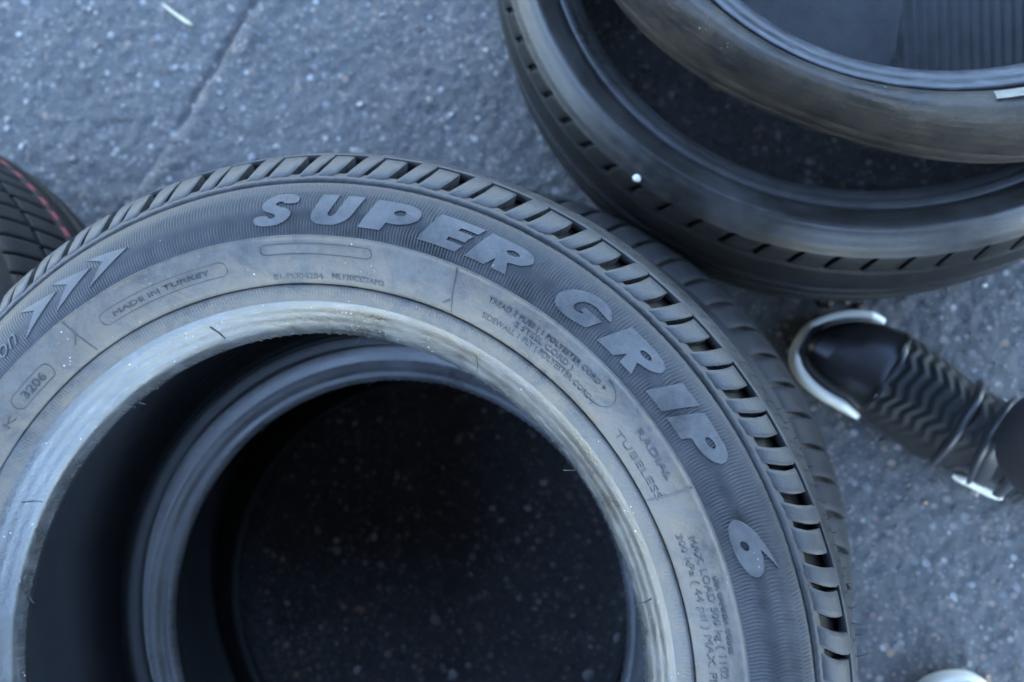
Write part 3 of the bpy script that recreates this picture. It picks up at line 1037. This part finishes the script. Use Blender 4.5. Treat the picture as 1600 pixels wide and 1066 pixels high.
# ------------------------------------------------------------------ ribbed rubber sheet lying inside it
def make_sheet():
    m = LEAN.matrix_world.copy()
    m.translation = m @ Vector((0, 0, .033))
    n = 260
    V, F = [], []
    xs = np.linspace(-.2, .2, n)
    ys = np.linspace(-.2, .2, 60)
    idx = {}
    for j, y in enumerate(ys):
        for i, x in enumerate(xs):
            if x * x + y * y > .2005 ** 2:
                continue
            # smooth raised patch on the left with a rounded edge, ridges right of it
            q = x + .026 + .012 * max(0, (-y - .165) / .03) ** 2 + .002 * math.sin(y * 60)
            t = min(1, max(0, -q / .004 + .5))
            rd = .0016 * math.sin(2 * PI * (x + .06 * y) / .0068) * (1 - t)
            z = rd + t * .0045 + .004 * math.sin(x * 14 + 1) * math.cos(y * 11)
            idx[i, j] = len(V)
            V.append((x, y, z))
    for (i, j) in list(idx):
        k = [(i, j), (i + 1, j), (i + 1, j + 1), (i, j + 1)]
        if all(q in idx for q in k):
            F.append(tuple(idx[q] for q in k))
    o = obj('rubber_sheet', mesh_from('rubber_sheet', V, F), rubber('sheet_rubber', .02, (.06, .062, .06), .65, .7, 35, .2, .5))
    o.matrix_world = m
    sd = o.modifiers.new('thickness', 'SOLIDIFY')
    sd.thickness = .003
    tag(o, 'ribbed rubber sheet with a smooth dusty patch inside the tilted worn tyre', 'rubber sheet')


make_sheet()


# ------------------------------------------------------------------ tyre with a red line on its tread, left edge
def make_striped_tyre():
    W = .222
    root = thing('tyre', 'dark tyre with a red painted line round its tread at the left edge', 'tyre', frame((-.772, .007, W), (0, 0, 1), W), 'tyres lying on the asphalt')
    RO = .300
    top = [(.1868, -.034), (.190, -.028), (.202, -.016), (.2115, -.011), (.2124, -.0125), (.2138, -.0085), (.225, -.003), (.240, 0), (.258, -.002), (.272, -.008), (.283, -.017), (.291, -.030)]
    lathe('sidewall', top, 300, M_E_DARK, root, W, n_per=.004)
    lathe('groove_floor', [(.288, -.030), (.291, -.055), (.2925, -.080), (.2925, -.160), (.290, -.180)], 240, M_E_DARK, root, W)
    n = 96
    P = 2 * PI / n
    sh = [(.2990, -.076), (.2997, -.088), (.300, -.102), (.300, -.116)]
    me = block_mesh('tread_block', sh, 0, .84 * P, .12, W, .007, r_ref=.3)
    spread(root, me, 'tread_block', n, M_E_BLOCK)
    me = block_mesh('tread_block', [(.2905, -.029), (.2945, -.038), (.2970, -.052), (.2985, -.066), (.2987, -.0715)], 0, .86 * P, .12, W, .006, r_ref=.3)
    spread(root, me, 'tread_block', n, M_E_BLOCK, .35 * P)
    # red line: one dash of paint on each block end
    stripe = [(.3003, -.1178), (.3003, -.1252)]
    lathe('tread_rib', [(.2925, -.1165), (.3000, -.1165), (.3000, -.146), (.2925, -.146)], 300, M_E_DARK, root, W, smooth_prof=False)
    ds = lathe('paint_dash', stripe, 4, M_RED, root, W, phi=(.08 * P, .62 * P), smooth_prof=False)
    for k in range(1, n):
        o = obj('paint_dash', ds.data, None, root)
        o.rotation_euler = (0, 0, k * P)
    lathe('tread_rib', [(.2915, -.151), (.2995, -.151), (.2980, -.167), (.2945, -.182), (.288, -.195), (.276, -.207)], 300, M_E_DARK, root, W, smooth_prof=False)
    low = [(.276, -.207), (.262, -.217), (.240, -.222), (.222, -.217), (.2124, -.210), (.198, -.201), (.1868, -.187)]
    lathe('lower_sidewall', low, 200, M_E_DARK, root, W)
    inner = [(.1868, -.034), (.1875, -.040), (.205, -.034), (.240, -.015), (.268, -.024), (.281, -.05), (.283, -.095), (.281, -.17), (.268, -.197), (.240, -.207), (.205, -.187), (.1875, -.181), (.1868, -.187)]
    lathe('inner_liner', inner, 160, M_LINER, root, W, flip=True)
    return root


make_striped_tyre()


# ------------------------------------------------------------------ person standing at the right edge
M_LEATHER = plain('black_leather', (.008, .008, .009), .27, .15, 500, .3, spec=.85)
M_FABRIC = plain('black_mesh_fabric', (.007, .007, .008), .6, .5, 900, .35)
M_SOLE = plain('white_sole_rubber', (.74, .71, .62), .5, .1, 200, .06)
M_SOLE_K = plain('black_sole_rubber', (.02, .02, .022), .55, .2, 300, .2)
M_STRAP = plain('black_strap', (.03, .03, .034), .42, .1, 300, .2, spec=.7)
M_TROUSER = plain('dark_trouser_cloth', (.013, .013, .015), .85, .6, 700, .35)


def make_person():
    root = thing('person', 'person in black trousers and black sneakers with white toe rims at the right edge', 'person', Matrix.Translation((.36, -.16, 0)))
    rl = Vector(root.location)

    def outline(x, L):
        """half widths (near side, far side) of the sole at distance x from the toe"""
        t = x / L
        pts = [0, .015, .05, .12, .22, .34, .50, .65, .80, .92, .98, 1.0]
        hw = [0, .013, .024, .034, .0412, .045, .042, .037, .035, .030, .017, 0]
        if t < .22:
            return .0412 * math.sqrt(max(0, 1 - (1 - t / .22) ** 2))
        return float(np.interp(t, pts, hw))

    def shoe(toe, ang, mirror):
        L = .262
        e = bpy.data.objects.new('shoe', None)
        link(e, root)
        m = Matrix.Rotation(ang, 4, 'Z')
        m.translation = Vector((toe[0], toe[1], 0)) - rl
        e.matrix_local = m
        e['label'] = 'black sneaker with a white rim round the toe'
        bendf = lambda x: mirror * (.010 * math.sin(min(1, x / .14) * PI) - .004)   # inward swing of the fore foot
        ts = np.array([0, .004, .015, .035, .07, .12, .18, .25, .34, .45, .55, .65, .75, .85, .92, .965, .99, 1.0])

        # soles: prism with rounded rim; parts by range of x
        def sole(name, x0, x1, off, z0, z1, mat, y_from=-1, y_to=1):
            xs = np.linspace(x0, x1, 26)
            V, F = [], []
            K = 25
            for x in xs:
                hw = outline(max(0, x), L) + off
                sp = .012 * max(0, 1 - x / .05) ** 2
                ring = []
                for k in range(K):
                    # rounded rectangle cross-section
                    a = PI * 2 * k / (K - 1)
                    cy = math.copysign(abs(math.cos(a)) ** .35, math.cos(a)) * hw
                    cz = math.copysign(abs(math.sin(a)) ** .5, math.sin(a)) * (z1 - z0) / 2
                    V.append((x, cy + bendf(x), (z0 + z1) / 2 + cz + sp))
            n = len(xs)
            for i in range(n - 1):
                for k in range(K - 1):
                    F.append((i * K + k, i * K + k + 1, (i + 1) * K + k + 1, (i + 1) * K + k))
            F.append(tuple(range(K - 1, -1, -1)))
            F.append(tuple((n - 1) * K + k for k in range(K)))
            return obj(name, mesh_from(name, V, F), mat, e)

        # white toe rim: a rounded band following the outline from one side round the toe to the other
        def rim(name, path, mat, wd, hh, zc, taper=True):
            V, F = [], []
            P = np.array(path)
            T = np.gradient(P, axis=0)
            T /= np.linalg.norm(T, axis=1)[:, None]
            n, K = len(P), 12
            for i, (p, t) in enumerate(zip(P, T)):
                s = np.array([t[1], -t[0]])
                u = i / (n - 1)
                k = min(1, u / .12, (1 - u) / .12) ** .6 if taper else 1
                k = max(k, .12)
                for q in range(K):
                    a = 2 * PI * q / K
                    c, sn = math.copysign(abs(math.cos(a)) ** .6, math.cos(a)), math.copysign(abs(math.sin(a)) ** .6, math.sin(a))
                    pp = p + s * c * wd / 2 * (.5 + .5 * k)
                    z = zc + sn * hh / 2 * k
                    V.append((pp[0], pp[1], z))
            for i in range(n - 1):
                for q in range(K):
                    F.append((i * K + q, i * K + (q + 1) % K, (i + 1) * K + (q + 1) % K, (i + 1) * K + q))
            F.append(tuple(range(K)))
            F.append(tuple((n - 1) * K + q for q in range(K)))
            return obj(name, mesh_from(name, V, F), mat, e)
        path = []
        for x in np.linspace(.080, .0005, 40):
            path.append((x, (outline(x, L) + .001) * -1 + bendf(x)))
        for x in np.linspace(.0005, .058, 40):
            path.append((x, outline(x, L) + .001 + bendf(x)))
        path = np.array(path)
        # smooth the toe
        for _ in range(6):
            path[1:-1] = (path[:-2] + 2 * path[1:-1] + path[2:]) / 4
        sole('sole', .004, L - .001, -.002, .0, .024, M_SOLE_K)
        rim('toe_rim', path, M_SOLE, .0088, .026, .0165)
        hp = np.array([(x, -(outline(x, L) + .0005) + bendf(x)) for x in np.linspace(.172, .216, 14)])
        rim('heel_edge', hp, M_SOLE, .008, .022, .016)
        hp = np.array([(x, (outline(x, L) + .0005) + bendf(x)) for x in np.linspace(.172, .216, 14)])
        rim('heel_edge', hp, M_SOLE, .008, .022, .016)

        # upper: loft of arches
        hx = [0, .02, .05, .10, .18, .27, .38, .50, .60, .68, .76, .86, .95, 1.0]
        hz = [.020, .030, .040, .047, .051, .054, .064, .080, .097, .110, .116, .112, .098, .060]

        def arch(x, k, grow=0.0):
            t = x / L
            hw = max(outline(x - .0030, L) - .0022, .0004) + grow
            H = float(np.interp(t, hx, hz)) + grow
            a = PI * k
            pw = .62 if t < .3 else .8
            y = math.copysign(abs(math.cos(a)) ** pw, math.cos(a)) * hw * (1 - .12 * math.sin(a) * (t > .3))
            z = .012 + (H - .012) * abs(math.sin(a)) ** (.8 if t < .3 else .9)
            return np.array([x, y + bendf(x), z])

        def upper(name, x0, x1, mat, n=40, K=41, wave=0.0, grow=0.0):  # arches from toe to heel
            V, F = [], []
            for i in range(n):
                x = x0 + (x1 - x0) * (i / (n - 1)) ** (2 if x0 < .01 else 1)
                for q in range(K):
                    k = q / (K - 1)
                    p = arch(x, k, grow)
                    if wave:
                        tri = abs((k * 5.5 + .15 * math.sin(x * 70)) % 1 - .5) * 2
                        s = math.sin((x + .0045 * tri + .0012 * math.sin(k * 9 + x * 60)) * 2 * PI / .0095)
                        p[2] += wave * s * math.sin(PI * k) ** .5
                    V.append(p)
            for i in range(n - 1):
                for q in range(K - 1):
                    F.append((i * K + q, (i + 1) * K + q, (i + 1) * K + q + 1, i * K + q + 1))
            return obj(name, mesh_from(name, V, F), mat, e)
        upper('toe_cap', .0031, .080, M_LEATHER, 50)
        upper('vamp', .074, .165, M_FABRIC, 110, 81, .0012, .0003)
        upper('heel_counter', .162, L - .001, M_LEATHER, 26, 31, 0, .0008)
        # side panels
        # straps over the instep
        def strap(x0, wd, lift, mat=M_STRAP, lean=.02, k0=.06, k1=.94):
            V, F = [], []
            K = 33
            for q in range(K):
                k = k0 + (k1 - k0) * q / (K - 1)
                for dx, up in ((-wd / 2, .0), (-wd / 2 + .001, lift), (wd / 2 - .001, lift), (wd / 2, .0)):
                    x = x0 + dx + lean * (abs(k - .5) * 2) ** 2
                    V.append(arch(min(x, L - .003), k, .0015 + up))
            for q in range(K - 1):
                for j in range(3):
                    F.append((q * 4 + j, q * 4 + j + 1, q * 4 + 5 + j, q * 4 + 4 + j))
            return obj('strap', mesh_from('strap', V, F), mat, e)
        strap(.136, .006, .0045, lean=.016)
        strap(.153, .0055, .0075, lean=.034)
        strap(.160, .013, .0035, lean=.034)
        strap(.180, .009, .0065, lean=.03)
        strap(.196, .007, .0050, lean=.03)
        # small pale tab
        V = []
        F = []
        for i in range(5):
            for j in range(3):
                V.append(arch(.158 + .006 * j / 2 + .0025 * i, .52 + .022 * i, .0125))
        for i in range(4):
            for j in range(2):
                F.append((i * 3 + j, i * 3 + j + 1, i * 3 + 4 + j, i * 3 + 3 + j))
        obj('pull_tab', mesh_from('pull_tab', V, F), plain('grey_tab', (.16, .16, .17), .4), e)
        return m

    m1 = shoe((.155, .079), R(-31), 1)
    m2 = shoe((.269, -.217), R(-84), -1)

    # trousers: two legs joined at the hips, one mesh grown with skin
    def P(m, x, z):
        return tuple(m @ Vector((x, 0, z)))
    bm = bmesh.new()
    chain1 = [P(m1, .184, .088), P(m1, .190, .16), P(m1, .215, .28), P(m1, .205, .46), (.050, .04, .66), (.075, -.02, .86)]
    chain2 = [P(m2, .186, .085), P(m2, .190, .16), P(m2, .196, .28), P(m2, .195, .46), (.035, -.22, .66), (.075, -.17, .86)]
    hip = (.085, -.095, .93)
    me = bpy.data.meshes.new('trousers')
    V = [hip] + chain1[::-1] + chain2[::-1]
    V.append((.09, -.095, 1.02))
    Ed = [(0, 1)] + [(i, i + 1) for i in range(1, 6)] + [(0, 7)] + [(i, i + 1) for i in range(7, 12)] + [(0, 13)]
    me.from_pydata(V, Ed, [])
    o = obj('trousers', me, M_TROUSER, root)
    md = o.modifiers.new('skin', 'SKIN')
    rad = [.10] + [.088, .082, .062,   .058, .052, .050] * 2 + [.13]
    for sv, r in zip(me.skin_vertices[0].data, rad):
        sv.radius = (r, r)
    me.skin_vertices[0].data[0].use_root = True
    md.use_smooth_shade = True
    sub = o.modifiers.new('sub', 'SUBSURF')
    sub.levels = 2
    sub.render_levels = 3
    tex = bpy.data.textures.new('folds', 'CLOUDS')
    tex.noise_scale = .05
    dm = o.modifiers.new('folds', 'DISPLACE')
    dm.texture = tex
    dm.strength = .010
    return root


make_person()


# ------------------------------------------------------------------ small things
def splinter():
    a, b = Vector((-.501, .456, .004)), Vector((-.466, .4295, .0045))
    o = bpy.data.objects.new('wood_splinter', None)
    V, F = [], []
    d = (b - a).normalized()
    s = d.cross(Vector((0, 0, 1)))
    n, K = 9, 8
    for i in range(n):
        u = i / (n - 1)
        c = (b - a) * u + s * .0008 * math.sin(u * 3)
        r = .0012 + .0013 * u - (.0008 if i in (0, n - 1) else 0)
        for k in range(K):
            t = 2 * PI * k / K
            V.append(c + s * r * math.cos(t) * random.uniform(.85, 1.1) + Vector((0, 0, 1)) * r * .7 * math.sin(t))
    for i in range(n - 1):
        for k in range(K):
            F.append((i * K + k, i * K + (k + 1) % K, (i + 1) * K + (k + 1) % K, (i + 1) * K + k))
    F += [tuple(range(K - 1, -1, -1)), tuple((n - 1) * K + k for k in range(K))]
    o = obj('wood_splinter', mesh_from('wood_splinter', [tuple(v) for v in V], F), plain('pale_wood', (.55, .50, .33), .6, .3, 600, .2))
    o.location = (a.x, a.y, zat(a.x, a.y) + .0026)
    tag(o, 'pale yellowish splinter of wood lying on the asphalt at the top left', 'splinter')


splinter()


def crumb(name, loc, s, col, label, cat, flat=.8):
    bm = bmesh.new()
    bmesh.ops.create_icosphere(bm, subdivisions=2, radius=1)
    for v in bm.verts:
        v.co *= random.uniform(.82, 1.12)
    bmesh.ops.scale(bm, vec=(s, s * .85, s * flat), verts=bm.verts)
    me = bpy.data.meshes.new(name)
    bm.to_mesh(me)
    bm.free()
    o = obj(name, me, plain(name + '_paint', col, .6, .2, 500, .1))
    o.location = loc
    return tag(o, label, cat)


crumb('white_crumb', (.0075, .183, .1855), .0034, (.75, .75, .70), 'small white crumb stuck on the shoulder of the low-profile tyre', 'crumb')


for x, y, sz, c in ((.183, .112, .0075, (.05, .032, .022)), (.213, .106, .0065, (.035, .026, .02)), (.2, .113, .005, (.11, .07, .045))):
    lab = {.183: 'dark brown crumb of dirt left of the two others above the sneaker toe', .213: 'blackish crumb of dirt right of the two others above the sneaker toe', .2: 'lighter brown crumb of dirt between two dark ones above the sneaker toe'}[x]
    crumb('dirt_crumb', (x, y, zat(x, y) + .002), sz, c, lab, 'dirt', .45)['group'] = 'crumbs of dirt by the sneaker'
